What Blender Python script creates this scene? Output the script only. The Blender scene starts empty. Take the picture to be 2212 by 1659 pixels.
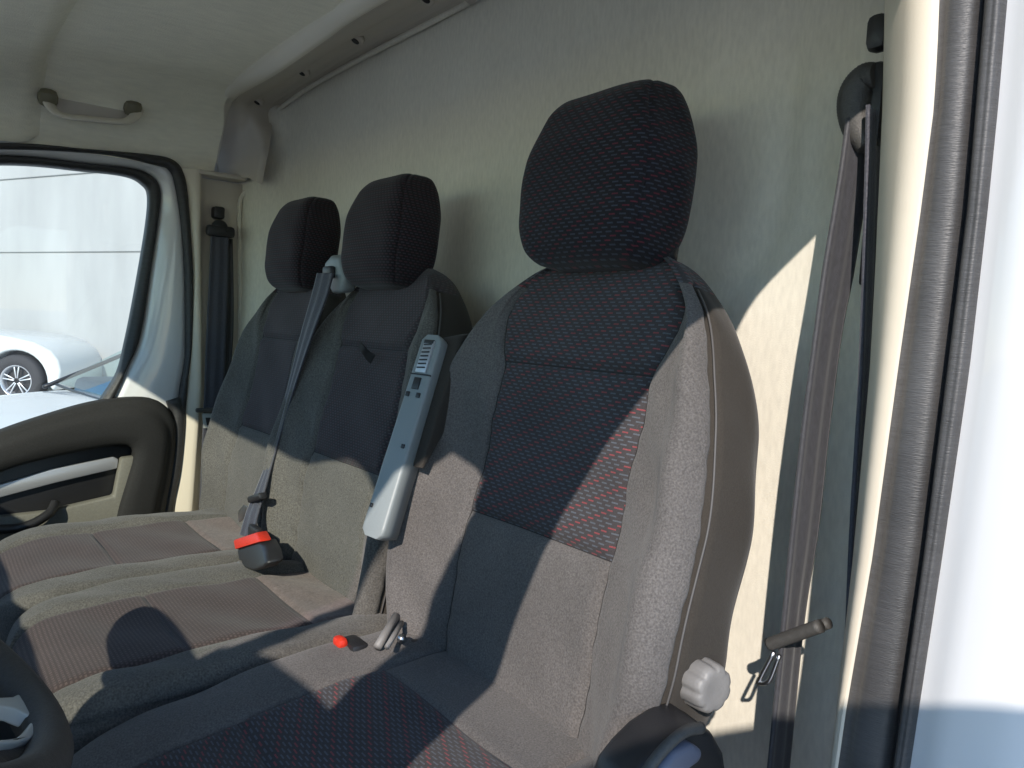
import bpy, bmesh, math, random
import numpy as np
from mathutils import Vector, Matrix
random.seed(4); np.random.seed(4)
S = bpy.context.scene
COL = S.collection

# ------------------------------------------------------------------ camera
W0, H0, F0 = 2212.0, 1659.0, 1660.0
RW = np.array([[0.61610242, 0.0846787, -0.78310109],
               [0.78627604, -0.00707915, 0.61783482],
               [0.04677376, -0.99638316, -0.07094231]])   # columns: picture right, picture down, forward
CAM = np.array([1.19, 0.0, 1.49])
cam_d = bpy.data.cameras.new('camera'); cam = bpy.data.objects.new('camera', cam_d); COL.objects.link(cam)
cam_d.sensor_width = 36; cam_d.lens = F0 / W0 * 36; cam_d.clip_start = 0.02; cam_d.clip_end = 2000
cam.matrix_world = Matrix([[RW[0][0], -RW[0][1], -RW[0][2], CAM[0]], [RW[1][0], -RW[1][1], -RW[1][2], CAM[1]],
                           [RW[2][0], -RW[2][1], -RW[2][2], CAM[2]], [0, 0, 0, 1]])
S.camera = cam

# ------------------------------------------------------------------ sky, sun, exposure
SUN = Vector((-.535, .69, -.49)).normalized()
S.world = bpy.data.worlds.new('World'); S.world.use_nodes = True
nt = S.world.node_tree; bg = nt.nodes['Background']
sky = nt.nodes.new('ShaderNodeTexSky'); sky.sky_type = 'NISHITA'; sky.sun_disc = False
sky.sun_elevation = math.asin(-SUN.z); sky.sun_rotation = math.atan2(-SUN.x, -SUN.y)
sky.dust_density = 0; sky.air_density = 1.2; sky.ozone_density = 4.2
nt.links.new(sky.outputs[0], bg.inputs[0]); bg.inputs[1].default_value = 0.15
sl = bpy.data.lights.new('sun', 'SUN'); so = bpy.data.objects.new('sun', sl); COL.objects.link(so)
sl.energy = 2.75; sl.angle = math.radians(.5); sl.color = (1, .91, .82)
so.rotation_euler = SUN.to_track_quat('-Z', 'Y').to_euler(); so.location = (6, -8, 9)
S.view_settings.view_transform = 'Standard'; S.view_settings.look = 'None'
S.view_settings.exposure = 1.04; S.view_settings.gamma = 1
S.cycles.use_denoising = True
S.cycles.max_bounces = 12; S.cycles.diffuse_bounces = 8; S.cycles.transparent_max_bounces = 16
S.cycles.caustics_reflective = False; S.cycles.caustics_refractive = False


def ray(px, py):
    return RW @ np.array([px - W0 / 2, py - H0 / 2, F0])
def P(px, py, x=None, y=None, z=None, dist=None):
    d = ray(px, py)
    if x is not None: t = (x - CAM[0]) / d[0]
    elif y is not None: t = (y - CAM[1]) / d[1]
    elif z is not None: t = (z - CAM[2]) / d[2]
    else: t = dist / np.linalg.norm(d)
    return CAM + t * d

# ------------------------------------------------------------------ materials
def mat(name, col, rough=.6, metal=0, spec=.5, noise=None, bump=None, sheen=0, mottle=None, coat=0):
    m = bpy.data.materials.new(name); m.use_nodes = True
    n = m.node_tree.nodes; l = m.node_tree.links; b = n['Principled BSDF']
    b.inputs['Base Color'].default_value = (*col, 1); b.inputs['Roughness'].default_value = rough
    b.inputs['Metallic'].default_value = metal; b.inputs['Specular IOR Level'].default_value = spec
    b.inputs['Sheen Weight'].default_value = sheen; b.inputs['Sheen Roughness'].default_value = .5
    b.inputs['Coat Weight'].default_value = coat
    tc = n.new('ShaderNodeTexCoord')
    last = None
    def layer(scale, amt, stretch=(1, 1, 1), detail=3, tint=None):
        nonlocal last
        mp = n.new('ShaderNodeMapping'); mp.inputs['Scale'].default_value = stretch
        nz = n.new('ShaderNodeTexNoise'); nz.inputs['Scale'].default_value = scale; nz.inputs['Detail'].default_value = detail
        l.new(tc.outputs['Object'], mp.inputs[0]); l.new(mp.outputs[0], nz.inputs['Vector'])
        r = n.new('ShaderNodeMapRange'); r.inputs['From Min'].default_value = .3; r.inputs['From Max'].default_value = .7
        r.inputs['To Min'].default_value = 1 - amt; r.inputs['To Max'].default_value = 1 + amt
        l.new(nz.outputs[0], r.inputs[0])
        mx = n.new('ShaderNodeVectorMath'); mx.operation = 'SCALE'
        if last is None: mx.inputs[0].default_value = col
        else: l.new(last, mx.inputs[0])
        l.new(r.outputs[0], mx.inputs['Scale']); last = mx.outputs[0]
        return nz
    if noise: layer(*noise)
    if mottle: layer(*mottle)
    if last is not None: l.new(last, b.inputs['Base Color'])
    if bump:
        sc, st = bump[:2]
        mp = n.new('ShaderNodeMapping'); mp.inputs['Scale'].default_value = bump[2] if len(bump) > 2 else (1, 1, 1)
        nz = n.new('ShaderNodeTexNoise'); nz.inputs['Scale'].default_value = sc; nz.inputs['Detail'].default_value = 2
        bp = n.new('ShaderNodeBump'); bp.inputs['Strength'].default_value = st; bp.inputs['Distance'].default_value = .002
        l.new(tc.outputs['Object'], mp.inputs[0]); l.new(mp.outputs[0], nz.inputs['Vector'])
        l.new(nz.outputs[0], bp.inputs['Height']); l.new(bp.outputs[0], b.inputs['Normal'])
    return m

def dash_mat(name, base, c1, c2, period=.017, row=.005, duty=.6, red_every=3, thick=.42, swap=False):
    """woven upholstery: staggered rows of short coloured dashes (UV in metres)"""
    m = bpy.data.materials.new(name); m.use_nodes = True
    n = m.node_tree.nodes; l = m.node_tree.links; b = n['Principled BSDF']
    b.inputs['Roughness'].default_value = .9; b.inputs['Specular IOR Level'].default_value = .2
    b.inputs['Sheen Weight'].default_value = .10; b.inputs['Sheen Roughness'].default_value = .5
    uv = n.new('ShaderNodeUVMap'); uv.uv_map = 'UVMap'
    sp = n.new('ShaderNodeSeparateXYZ'); l.new(uv.outputs[0], sp.inputs[0])
    U, V = (sp.outputs[1], sp.outputs[0]) if swap else (sp.outputs[0], sp.outputs[1])
    def M(op, a, b_=None, c=None):
        q = n.new('ShaderNodeMath'); q.operation = op
        for i, x in enumerate((a, b_, c)):
            if x is None: continue
            if isinstance(x, (int, float)): q.inputs[i].default_value = x
            else: l.new(x, q.inputs[i])
        return q.outputs[0]
    v = M('DIVIDE', V, row); r = M('FLOOR', v); fv = M('FRACT', v)
    u = M('ADD', M('DIVIDE', U, period), M('MULTIPLY', r, .37)); c = M('FLOOR', u); fu = M('FRACT', u)
    mask = M('MULTIPLY', M('LESS_THAN', fu, duty), M('LESS_THAN', M('ABSOLUTE', M('SUBTRACT', fv, .5)), thick / 2))
    k = M('FLOORED_MODULO', M('ADD', M('MULTIPLY', c, 2), r), red_every)
    isred = M('LESS_THAN', k, .5)
    nz = n.new('ShaderNodeTexNoise'); nz.inputs['Scale'].default_value = 900; l.new(uv.outputs[0], nz.inputs['Vector'])
    n2 = n.new('ShaderNodeTexNoise'); n2.inputs['Scale'].default_value = 14; l.new(uv.outputs[0], n2.inputs['Vector'])
    mc = n.new('ShaderNodeMix'); mc.data_type = 'RGBA'; mc.inputs['A'].default_value = (*c2, 1); mc.inputs['B'].default_value = (*c1, 1)
    l.new(isred, mc.inputs['Factor'])
    mb = n.new('ShaderNodeMix'); mb.data_type = 'RGBA'; mb.inputs['A'].default_value = (*base, 1)
    l.new(mc.outputs['Result'], mb.inputs['B']); l.new(mask, mb.inputs['Factor'])
    f = M('MULTIPLY', M('MULTIPLY_ADD', nz.outputs[0], .9, .55), M('MULTIPLY_ADD', n2.outputs[0], .5, .75))
    vm = n.new('ShaderNodeVectorMath'); vm.operation = 'SCALE'; l.new(mb.outputs['Result'], vm.inputs[0]); l.new(f, vm.inputs['Scale'])
    l.new(vm.outputs[0], b.inputs['Base Color'])
    bp = n.new('ShaderNodeBump'); bp.inputs['Strength'].default_value = .35; bp.inputs['Distance'].default_value = .0006
    l.new(M('ADD', mask, M('MULTIPLY', nz.outputs[0], .8)), bp.inputs['Height']); l.new(bp.outputs[0], b.inputs['Normal'])
    return m

FAB = (.108, .100, .096)
M_plain = mat('plain_upholstery', FAB, .92, spec=.15, sheen=.12, noise=(520, .32), mottle=(9, .12), bump=(700, .5))
M_plain2 = mat('plain_upholstery_bench', (.104, .099, .091), .92, spec=.15, sheen=.12, noise=(420, .35), mottle=(9, .12), bump=(700, .5))
M_side = mat('smooth_side_cloth', (.040, .035, .030), .85, spec=.15, sheen=.1, noise=(600, .12), mottle=(6, .1), bump=(900, .15))
M_dash = dash_mat('red_dash_weave', (.046, .041, .043), (.20, .050, .056), (.082, .092, .108), period=.0135, row=.0043, thick=.36)
M_dashb = dash_mat('bench_weave', (.040, .034, .037), (.078, .048, .054), (.070, .063, .069), period=.0085, row=.0042, duty=.55, red_every=3, thick=.5)
M_grid = dash_mat('cushion_weave', (.056, .042, .041), (.105, .078, .074), (.092, .069, .066), period=.0058, row=.0050, duty=.6, red_every=3, thick=.5)
M_head = dash_mat('headrest_weave', (.013, .012, .015), (.085, .016, .025), (.034, .042, .058), period=.0135, row=.0043, thick=.36)
M_headb = dash_mat('bench_headrest_weave', (.015, .012, .014), (.050, .024, .030), (.034, .034, .042), period=.0085, row=.0042, duty=.62, red_every=2)
M_dash_top = mat('dashboard_plastic', (.34, .34, .33), .7)
M_bez = mat('pale_satin_plastic', (.46, .48, .46), .4)
M_heather = mat('pale_heather_cloth', (.150, .118, .108), .92, spec=.15, sheen=.12, noise=(260, .22), mottle=(60, .12), bump=(700, .4))
M_seam = mat('dark_thread', (.02, .018, .018), .9)
M_pipe = mat('grey_piping', (.085, .08, .078), .6)
M_felt = mat('bulkhead_felt', (.70, .665, .57), .95, spec=.15, sheen=.1, noise=(200, .06, (1, 1, .3), 4), mottle=(5, .035), bump=(600, .18))
M_liner = mat('headliner_cloth', (.88, .84, .69), .95, spec=.15, sheen=.1, noise=(90, .045, (1, .3, 1), 5), mottle=(5, .04), bump=(350, .4))
M_trim = mat('beige_plastic', (.72, .67, .56), .5, noise=(4, .05), bump=(500, .12))
M_trimd = mat('taupe_plastic', (.50, .455, .39), .55, noise=(5, .06), bump=(500, .15))
M_cream = mat('cream_pillar_plastic', (.60, .54, .44), .5, noise=(5, .04), bump=(500, .08))
M_white = mat('white_paint', (.66, .66, .665), .25, coat=.5, mottle=(3, .03))
M_rub = mat('black_rubber', (.030, .030, .031), .5, noise=(40, .2, (1, 1, 8), 3), bump=(120, .5, (1, 1, 6)))
M_rubg = mat('worn_grey_rubber', (.052, .050, .050), .45, noise=(50, .13, (1, 1, 10), 3), mottle=(10, .2), bump=(140, .3, (1, 1, 10)))
M_black = mat('black_plastic', (.018, .018, .02), .42, bump=(600, .1))
M_dgrey = mat('dark_grey_plastic', (.055, .052, .048), .6, noise=(200, .12), bump=(600, .3))
M_dpanel = mat('door_panel_plastic', (.023, .023, .023), .75, spec=.25, noise=(260, .12), mottle=(5, .1), bump=(600, .35))
M_dpanel2 = mat('door_pocket_plastic', (.16, .155, .13), .6, noise=(260, .1), bump=(600, .3))
M_grey = mat('grey_plastic', (.21, .235, .24), .45, noise=(6, .06), bump=(500, .1))
M_knob = mat('light_grey_plastic', (.19, .182, .175), .5, noise=(30, .10), bump=(500, .15))
M_silver = mat('silver_paint', (.42, .43, .46), .35, metal=.4)
M_metal = mat('steel', (.55, .55, .56), .28, metal=1)
M_olive = mat('olive_plastic', (.17, .155, .10), .55)
M_sill = mat('shaded_lever_plastic', (.10, .11, .15), .5)  # blue-grey tone holds the door rail's shade on the recliner lever
M_red = mat('red_button', (.62, .035, .015), .45, noise=(300, .12))
M_web = mat('seat_belt_webbing', (.048, .048, .054), .55, spec=.35, noise=(300, .15, (1, 1, .5), 2), sheen=.12, bump=(900, .25))
M_webd = mat('dark_belt_webbing', (.035, .036, .05), .6, spec=.5, noise=(300, .2), sheen=.3, bump=(500, .4))
M_floor = mat('cab_floor_mat', (.02, .02, .021), .85, bump=(200, .4))
M_conc = mat('concrete_panel', (.35, .36, .355), .9, noise=(2.2, .07, (1, 1, .3), 5), mottle=(.45, .10, (1, 1, .35)), bump=(6, .3))
M_ground = mat('pale_yard_paving', (.57, .57, .56), .9, noise=(3, .12), mottle=(.4, .1), bump=(30, .4))
M_tyre = mat('tyre_rubber', (.03, .03, .032), .8, bump=(60, .3))
M_alloy = mat('alloy_rim', (.55, .56, .58), .3, metal=.6)
M_carw = mat('car_white', (.60, .63, .62), .22, coat=.6)
M_cari = mat('car_interior_blue_grey', (.035, .10, .19), .5)

def glass_mat(name, tint, refl=.06):
    m = bpy.data.materials.new(name); m.use_nodes = True
    n = m.node_tree.nodes; l = m.node_tree.links
    n.remove(n['Principled BSDF'])
    t = n.new('ShaderNodeBsdfTransparent'); t.inputs[0].default_value = (*tint, 1)
    g = n.new('ShaderNodeBsdfGlossy'); g.inputs['Roughness'].default_value = .01
    fr = n.new('ShaderNodeFresnel'); fr.inputs[0].default_value = 1.45
    mx = n.new('ShaderNodeMixShader'); l.new(fr.outputs[0], mx.inputs[0]); l.new(t.outputs[0], mx.inputs[1]); l.new(g.outputs[0], mx.inputs[2])
    l.new(mx.outputs[0], n['Material Output'].inputs[0])
    return m
M_glass = glass_mat('window_glass', (.93, .97, .94))
M_wind = glass_mat('windscreen_glass', (.86, .92, .84))
M_cglass = glass_mat('car_window_glass', (.55, .75, .75))

# ------------------------------------------------------------------ object helpers
def link(name, me, parent=None, smooth=True):
    o = bpy.data.objects.new(name, me); COL.objects.link(o); o.parent = parent
    if smooth and me.polygons: me.polygons.foreach_set('use_smooth', [True] * len(me.polygons))
    return o
def raw(name, vs, fs, m, parent=None, smooth=True, uvs=None):
    me = bpy.data.meshes.new(name); me.from_pydata([tuple(map(float, v)) for v in vs], [], fs); me.materials.append(m)
    if uvs is not None:
        ul = me.uv_layers.new(name='UVMap')
        li = np.zeros(len(me.loops), dtype=np.int32); me.loops.foreach_get('vertex_index', li)
        ul.data.foreach_set('uv', np.asarray(uvs, dtype=np.float32)[li].ravel())
    me.update()
    return link(name, me, parent, smooth)
def thing(name, label, cat, group=None, loc=(0, 0, 0)):
    o = bpy.data.objects.new(name, None); COL.objects.link(o); o.location = loc
    o.empty_display_size = .1
    o['label'] = label; o['category'] = cat
    if group: o['group'] = group
    return o
def from_bm(name, bm, m, parent=None, smooth=True, bevel=0, seg=2, angle=35):
    if bevel:
        es = [e for e in bm.edges if len(e.link_faces) == 2 and e.calc_face_angle(0) > math.radians(angle)]
        bmesh.ops.bevel(bm, geom=es, offset=bevel, segments=seg, profile=.5, affect='EDGES', clamp_overlap=True)
    bmesh.ops.recalc_face_normals(bm, faces=bm.faces)
    me = bpy.data.meshes.new(name); bm.to_mesh(me); bm.free(); me.materials.append(m)
    o = link(name, me, parent, False)
    if smooth:
        me.polygons.foreach_set('use_smooth', [True] * len(me.polygons))
        me.set_sharp_from_angle(angle=math.radians(40))
    return o
def box(name, c, s, m, parent=None, rot=None, bevel=.004):
    bm = bmesh.new(); bmesh.ops.create_cube(bm, size=1)
    bmesh.ops.scale(bm, vec=s, verts=bm.verts)
    if rot is not None: bmesh.ops.rotate(bm, cent=(0, 0, 0), matrix=rot, verts=bm.verts)
    bmesh.ops.translate(bm, vec=c, verts=bm.verts)
    return from_bm(name, bm, m, parent, bevel=min(bevel, min(s) * .4))
def prism(name, pts, ext, m, parent=None, bevel=.003, seg=2):
    """polygon of 3D points extruded by vector ext"""
    bm = bmesh.new(); vs = [bm.verts.new(tuple(map(float, p))) for p in pts]; f = bm.faces.new(vs)
    r = bmesh.ops.extrude_face_region(bm, geom=[f])
    bmesh.ops.translate(bm, vec=tuple(map(float, ext)), verts=[g for g in r['geom'] if isinstance(g, bmesh.types.BMVert)])
    return from_bm(name, bm, m, parent, bevel=bevel, seg=seg)
def resample(pts, n):
    pts = np.array(pts, float); d = np.r_[0, np.cumsum(np.linalg.norm(np.diff(pts, axis=0), axis=1))]
    t = np.linspace(0, d[-1], n)
    return np.stack([np.interp(t, d, pts[:, k]) for k in range(pts.shape[1])], 1)
def catmull(pts, n):
    pts = np.array(pts, float); q = np.vstack([2 * pts[0] - pts[1], pts, 2 * pts[-1] - pts[-2]]); out = []
    for i in range(len(pts) - 1):
        p0, p1, p2, p3 = q[i:i + 4]
        for k in range(n):
            t = k / n
            out.append(.5 * (2 * p1 + (p2 - p0) * t + (2 * p0 - 5 * p1 + 4 * p2 - p3) * t * t + (3 * p1 - p0 - 3 * p2 + p3) * t ** 3))
    out.append(pts[-1]); return np.array(out)
def tube(name, pts, r, m, parent=None, nseg=10, closed=False, rx=None, up=None, prof=None):
    """round (or elliptic: rx along the curve's side direction) tube through pts"""
    pts = np.array(pts, float); n = len(pts); vs = []; fs = []
    rr = np.full(n, r) if np.isscalar(r) else np.array(r)
    T = np.gradient(pts, axis=0) if not closed else np.roll(pts, -1, 0) - np.roll(pts, 1, 0)
    T /= np.linalg.norm(T, axis=1)[:, None]
    upv = np.array(up if up is not None else (0.13, .21, .97), float); prev = None
    for i in range(n):
        if up is not None: a = np.cross(T[i], upv)
        elif prev is None: a = np.cross(T[i], upv)
        else: a = prev - T[i] * (prev @ T[i])
        a /= np.linalg.norm(a); prev = a; b = np.cross(T[i], a)
        k = (rx / r) if rx else 1
        for j in range(nseg):
            th = 2 * math.pi * j / nseg
            vs.append(pts[i] + rr[i] * (math.cos(th) * a * k + math.sin(th) * b))
    for i in range(n if closed else n - 1):
        for j in range(nseg):
            i2 = (i + 1) % n; j2 = (j + 1) % nseg
            fs.append((i * nseg + j, i * nseg + j2, i2 * nseg + j2, i2 * nseg + j))
    if not closed: fs += [tuple(range(nseg))[::-1], tuple((n - 1) * nseg + j for j in range(nseg))]
    return raw(name, vs, fs, m, parent)
def ribbon(name, pts, sides, w, t, m, parent=None, n=10, ridges=True):
    """belt webbing: centre line, side vectors, width(s), thickness; shallow lengthwise ridges"""
    c = catmull(pts, n); s = catmull(sides, n); s /= np.linalg.norm(s, axis=1)[:, None]
    ww = np.interp(np.linspace(0, 1, len(c)), np.linspace(0, 1, len(w)), w) if not np.isscalar(w) else np.full(len(c), w)
    T = np.gradient(c, axis=0); T /= np.linalg.norm(T, axis=1)[:, None]
    N = np.cross(T, s); K = 13; vs = []; fs = []
    for i in range(len(c)):
        for side in (1, -1):
            for k in range(K):
                a = (k / (K - 1) - .5) * side
                rd = .0011 * math.cos(a * 2 * math.pi * 2) if ridges else 0
                vs.append(c[i] + s[i] * a * ww[i] + N[i] * side * (t / 2 * (1 if 0 < k < K - 1 else .4) + rd))
    R = 2 * K
    for i in range(len(c) - 1):
        for j in range(R):
            fs.append((i * R + j, i * R + (j + 1) % R, (i + 1) * R + (j + 1) % R, (i + 1) * R + j))
    fs += [tuple(range(R))[::-1], tuple((len(c) - 1) * R + j for j in range(R))]
    return raw(name, vs, fs, m, parent)
def grid(name, fn, us, vs_, m, parent=None, flip=False):
    V = [fn(u, v) for v in vs_ for u in us]; n = len(us)
    F = [(j * n + i, j * n + i + 1, (j + 1) * n + i + 1, (j + 1) * n + i) for j in range(len(vs_) - 1) for i in range(n - 1)]
    if flip: F = [f[::-1] for f in F]
    return raw(name, V, F, m, parent)
def loft(name, rows, m, parent=None):
    """rows: list of point lists with the same number of points"""
    n = len(rows[0]); V = [p for r in rows for p in r]
    F = [(j * n + i, j * n + i + 1, (j + 1) * n + i + 1, (j + 1) * n + i) for j in range(len(rows) - 1) for i in range(n - 1)]
    return raw(name, V, F, m, parent)
def sstep(a, b, x):
    t = np.clip((x - a) / (b - a), 0, 1); return t * t * (3 - 2 * t)

# ------------------------------------------------------------------ upholstered pads
def pad(parent, frame, srange, ns, keys, Wf, regions, Tf=None, dmid=-.05, seam_cols=(), seam_rows=(), groove=.005,
        sig=.0045, wrinkle=None, sub=8, main='cover', pipes=(), shift=None, flare=None, thread=False):
    """closed padded body. keys: (a, d) half profile from front centre (u=0) round to back centre, u = a*W (a as float)
    or ('c', metres). regions: list of (name, material, test(seg, side, s, a)) ; first match wins"""
    half = []
    K = len(keys)
    ss = np.linspace(srange[0], srange[1], ns)
    def prof(s):
        W = Wf(s); T = 1 if Tf is None else Tf(s); pts = []
        uc_ = [min(a[1] * (flare(s) if flare else 1), (.62 + (.27 * (flare(s) - 1) / .5 if flare else 0)) * W) for a, d in keys if isinstance(a, tuple)]
        kf = -1
        for q_, (a, d) in enumerate(keys):
            if isinstance(a, tuple): kf += 1; u = uc_[kf]
            elif flare and 2 < q_ <= 8: u = uc_[-1] + (a - .534) / .466 * (W - uc_[-1])
            else: u = a * W
            dd = d(s) if callable(d) else d
            pts.append((u, dmid + (dd - dmid) * T))
        pts = np.array(pts); ext = np.vstack([[-pts[1][0], pts[1][1]], pts, [-pts[-2][0], pts[-2][1]]]); out = []
        for i in range(K - 1):
            p0, p1, p2, p3 = ext[i:i + 4]
            for k in range(sub):
                t = k / sub
                out.append(.5 * (2 * p1 + (p2 - p0) * t + (2 * p0 - 5 * p1 + 4 * p2 - p3) * t * t + (3 * p1 - p0 - 3 * p2 + p3) * t ** 3))
        out.append(pts[-1]); return np.array(out)
    cols = (K - 1) * sub
    ring = 2 * cols
    PT = np.zeros((ns, ring, 2))
    for j, s in enumerate(ss):
        h = prof(s)
        PT[j, :cols] = h[:cols]                     # +u side front->back
        PT[j, cols] = h[cols]
        m_ = h[1:cols][::-1].copy(); m_[:, 0] *= -1
        PT[j, cols + 1:] = m_
    # arc lengths for UV, measured from the front centre
    UVu = np.zeros((ns, ring + 1)); d = np.linalg.norm(np.diff(PT, axis=1, append=PT[:, :1]), axis=2); UVu[:, 1:] = np.cumsum(d, axis=1)
    # normals in profile plane
    tn = np.roll(PT, -1, 1) - np.roll(PT, 1, 1); nrm = np.stack([tn[..., 1], -tn[..., 0]], -1); nrm /= (np.linalg.norm(nrm, axis=2)[..., None] + 1e-9)
    if nrm[ns // 2, 0, 1] < 0: nrm = -nrm
    G = np.zeros((ns, ring))
    ctr = np.where(np.arange(ring) > cols, np.arange(ring) - ring, np.arange(ring)) / sub   # signed key index
    for (kc, s0, s1) in seam_cols:                   # kc signed key index
        jc = int(round(kc * sub)) % ring
        dist = np.abs(UVu[:, :ring] - UVu[:, jc][:, None]); dist = np.minimum(dist, np.abs(UVu[:, -1][:, None] - dist))
        on = sstep(s0 - .006, s0 + .001, ss) * (1 - sstep(s1 - .001, s1 + .006, ss))
        G += np.exp(-(dist / sig) ** 2) * on[:, None]
    for (s0, k0, k1) in seam_rows:
        dist = np.abs(ss - s0)[:, None]
        on = ((ctr >= k0 - .01) & (ctr <= k1 + .01)).astype(float)[None]
        G += np.exp(-(dist / sig) ** 2) * on
    G = np.minimum(G, 1.1)
    V = np.zeros((ns, ring, 3))
    for j, s in enumerate(ss):
        O, U_, D_ = frame(s)
        off = -groove * G[j]
        if wrinkle is not None: off = off + wrinkle(ctr, s)
        q = PT[j] + nrm[j] * off[:, None]
        V[j] = O + q[:, :1] * U_ + q[:, 1:] * D_
    verts = V.reshape(-1, 3); lists = {}
    seg_of = [(c / sub if c < cols else (c - ring) / sub) for c in range(ring)]
    for j in range(ns - 1):
        sm = (ss[j] + ss[j + 1]) / 2
        for c in range(ring):
            kc = seg_of[c] + .5 / sub
            for nm, mm, test in regions:
                if test(kc, sm): break
            lists.setdefault(nm, [mm, []])[1].append((j, c))
    objs = {}
    order = [r[0] for r in regions]
    keyorder = [main] + [n_ for n_ in dict.fromkeys(order) if n_ != main and n_ in lists]
    def build(nm, par):
        mm, cells = lists[nm]; idx = {}; vv = []; uu = []; ff = []
        def vid(j, c, wrap):
            k = (j, c, wrap)
            if k not in idx:
                idx[k] = len(vv); vv.append(verts[j * ring + c % ring])
                uu_ = UVu[j, c] if not wrap else UVu[j, c] - UVu[j, -1]
                uu.append((uu_, ss[j]))
            return idx[k]
        for j, c in cells:
            wr = c >= cols
            ff.append((vid(j, c, wr), vid(j, c + 1, wr), vid(j + 1, c + 1, wr), vid(j + 1, c, wr)))
        if nm == main:
            b0 = len(vv)
            for row in (0, ns - 1):
                base = len(vv)
                for c in range(ring): vv.append(verts[row * ring + c]); uu.append((UVu[row, c], ss[row]))
                f = tuple(base + c for c in range(ring)); ff.append(f if row else f[::-1])
        return raw(nm.split('#')[0], vv, ff, mm, par, uvs=uu)
    root = build(main, parent); objs[main] = root
    for nm in keyorder[1:]: objs[nm] = build(nm, root)
    for (nm, mm, kc, s0, s1, r, out) in pipes:
        jc = int(round(kc * sub)) % ring; js = [j for j in range(ns) if s0 <= ss[j] <= s1]
        pl = []
        for j in js:
            O, U_, D_ = frame(ss[j]); q = PT[j, jc] + nrm[j, jc] * out; pl.append(O + q[0] * U_ + q[1] * D_)
        tube(nm, pl, r, mm, root, 6)
    if thread:
        for (kc, s0, s1) in seam_cols:
            if abs(kc) != 2: continue
            jc = int(round(kc * sub)) % ring
            tube('seam', [V[j, jc] for j in range(ns) if s0 + .02 <= ss[j] <= s1 - .03][::2], .0009, M_seam, root, 5)
        for (s0, k0, k1) in seam_rows:
            j = int(np.argmin(np.abs(ss - s0))); cs = [c for c in range(int(k0 * sub), int(k1 * sub) + 1)]
            tube('seam', [V[j, c % ring] for c in cs], .0009, M_seam, root, 5)
    return root, objs

X = np.array([1., 0, 0]); Y = np.array([0, 1., 0]); Z = np.array([0, 0, 1.])
BD = np.array([0, -1., .2]); BD /= np.linalg.norm(BD)
def back_frame(cx, tilt=0):
    def f(s):   # s = height z
        lum = -.010 * math.exp(-((s - 1.20) / .09) ** 2)
        return np.array([cx, .53 + .2 * (s - 1.05) + lum, s]), X, BD
    return f
def interp(tab):
    xs = [t[0] for t in tab]; ys = [t[1] for t in tab]
    xs = np.array(xs); ys = np.array(ys)
    c = None
    def f(s):
        # monotone-ish cubic (hermite with finite differences)
        i = int(np.clip(np.searchsorted(xs, s) - 1, 0, len(xs) - 2)); h = xs[i + 1] - xs[i]; t = np.clip((s - xs[i]) / h, 0, 1)
        def sl(k):
            if k <= 0: return (ys[1] - ys[0]) / (xs[1] - xs[0])
            if k >= len(xs) - 1: return (ys[-1] - ys[-2]) / (xs[-1] - xs[-2])
            a = (ys[k] - ys[k - 1]) / (xs[k] - xs[k - 1]); b = (ys[k + 1] - ys[k]) / (xs[k + 1] - xs[k])
            return 0 if a * b <= 0 else 2 * a * b / (a + b)
        m0, m1 = sl(i) * h, sl(i + 1) * h
        return ((2 * t ** 3 - 3 * t * t + 1) * ys[i] + (t ** 3 - 2 * t * t + t) * m0 + (-2 * t ** 3 + 3 * t * t) * ys[i + 1] + (t ** 3 - t * t) * m1)
    return f

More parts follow.
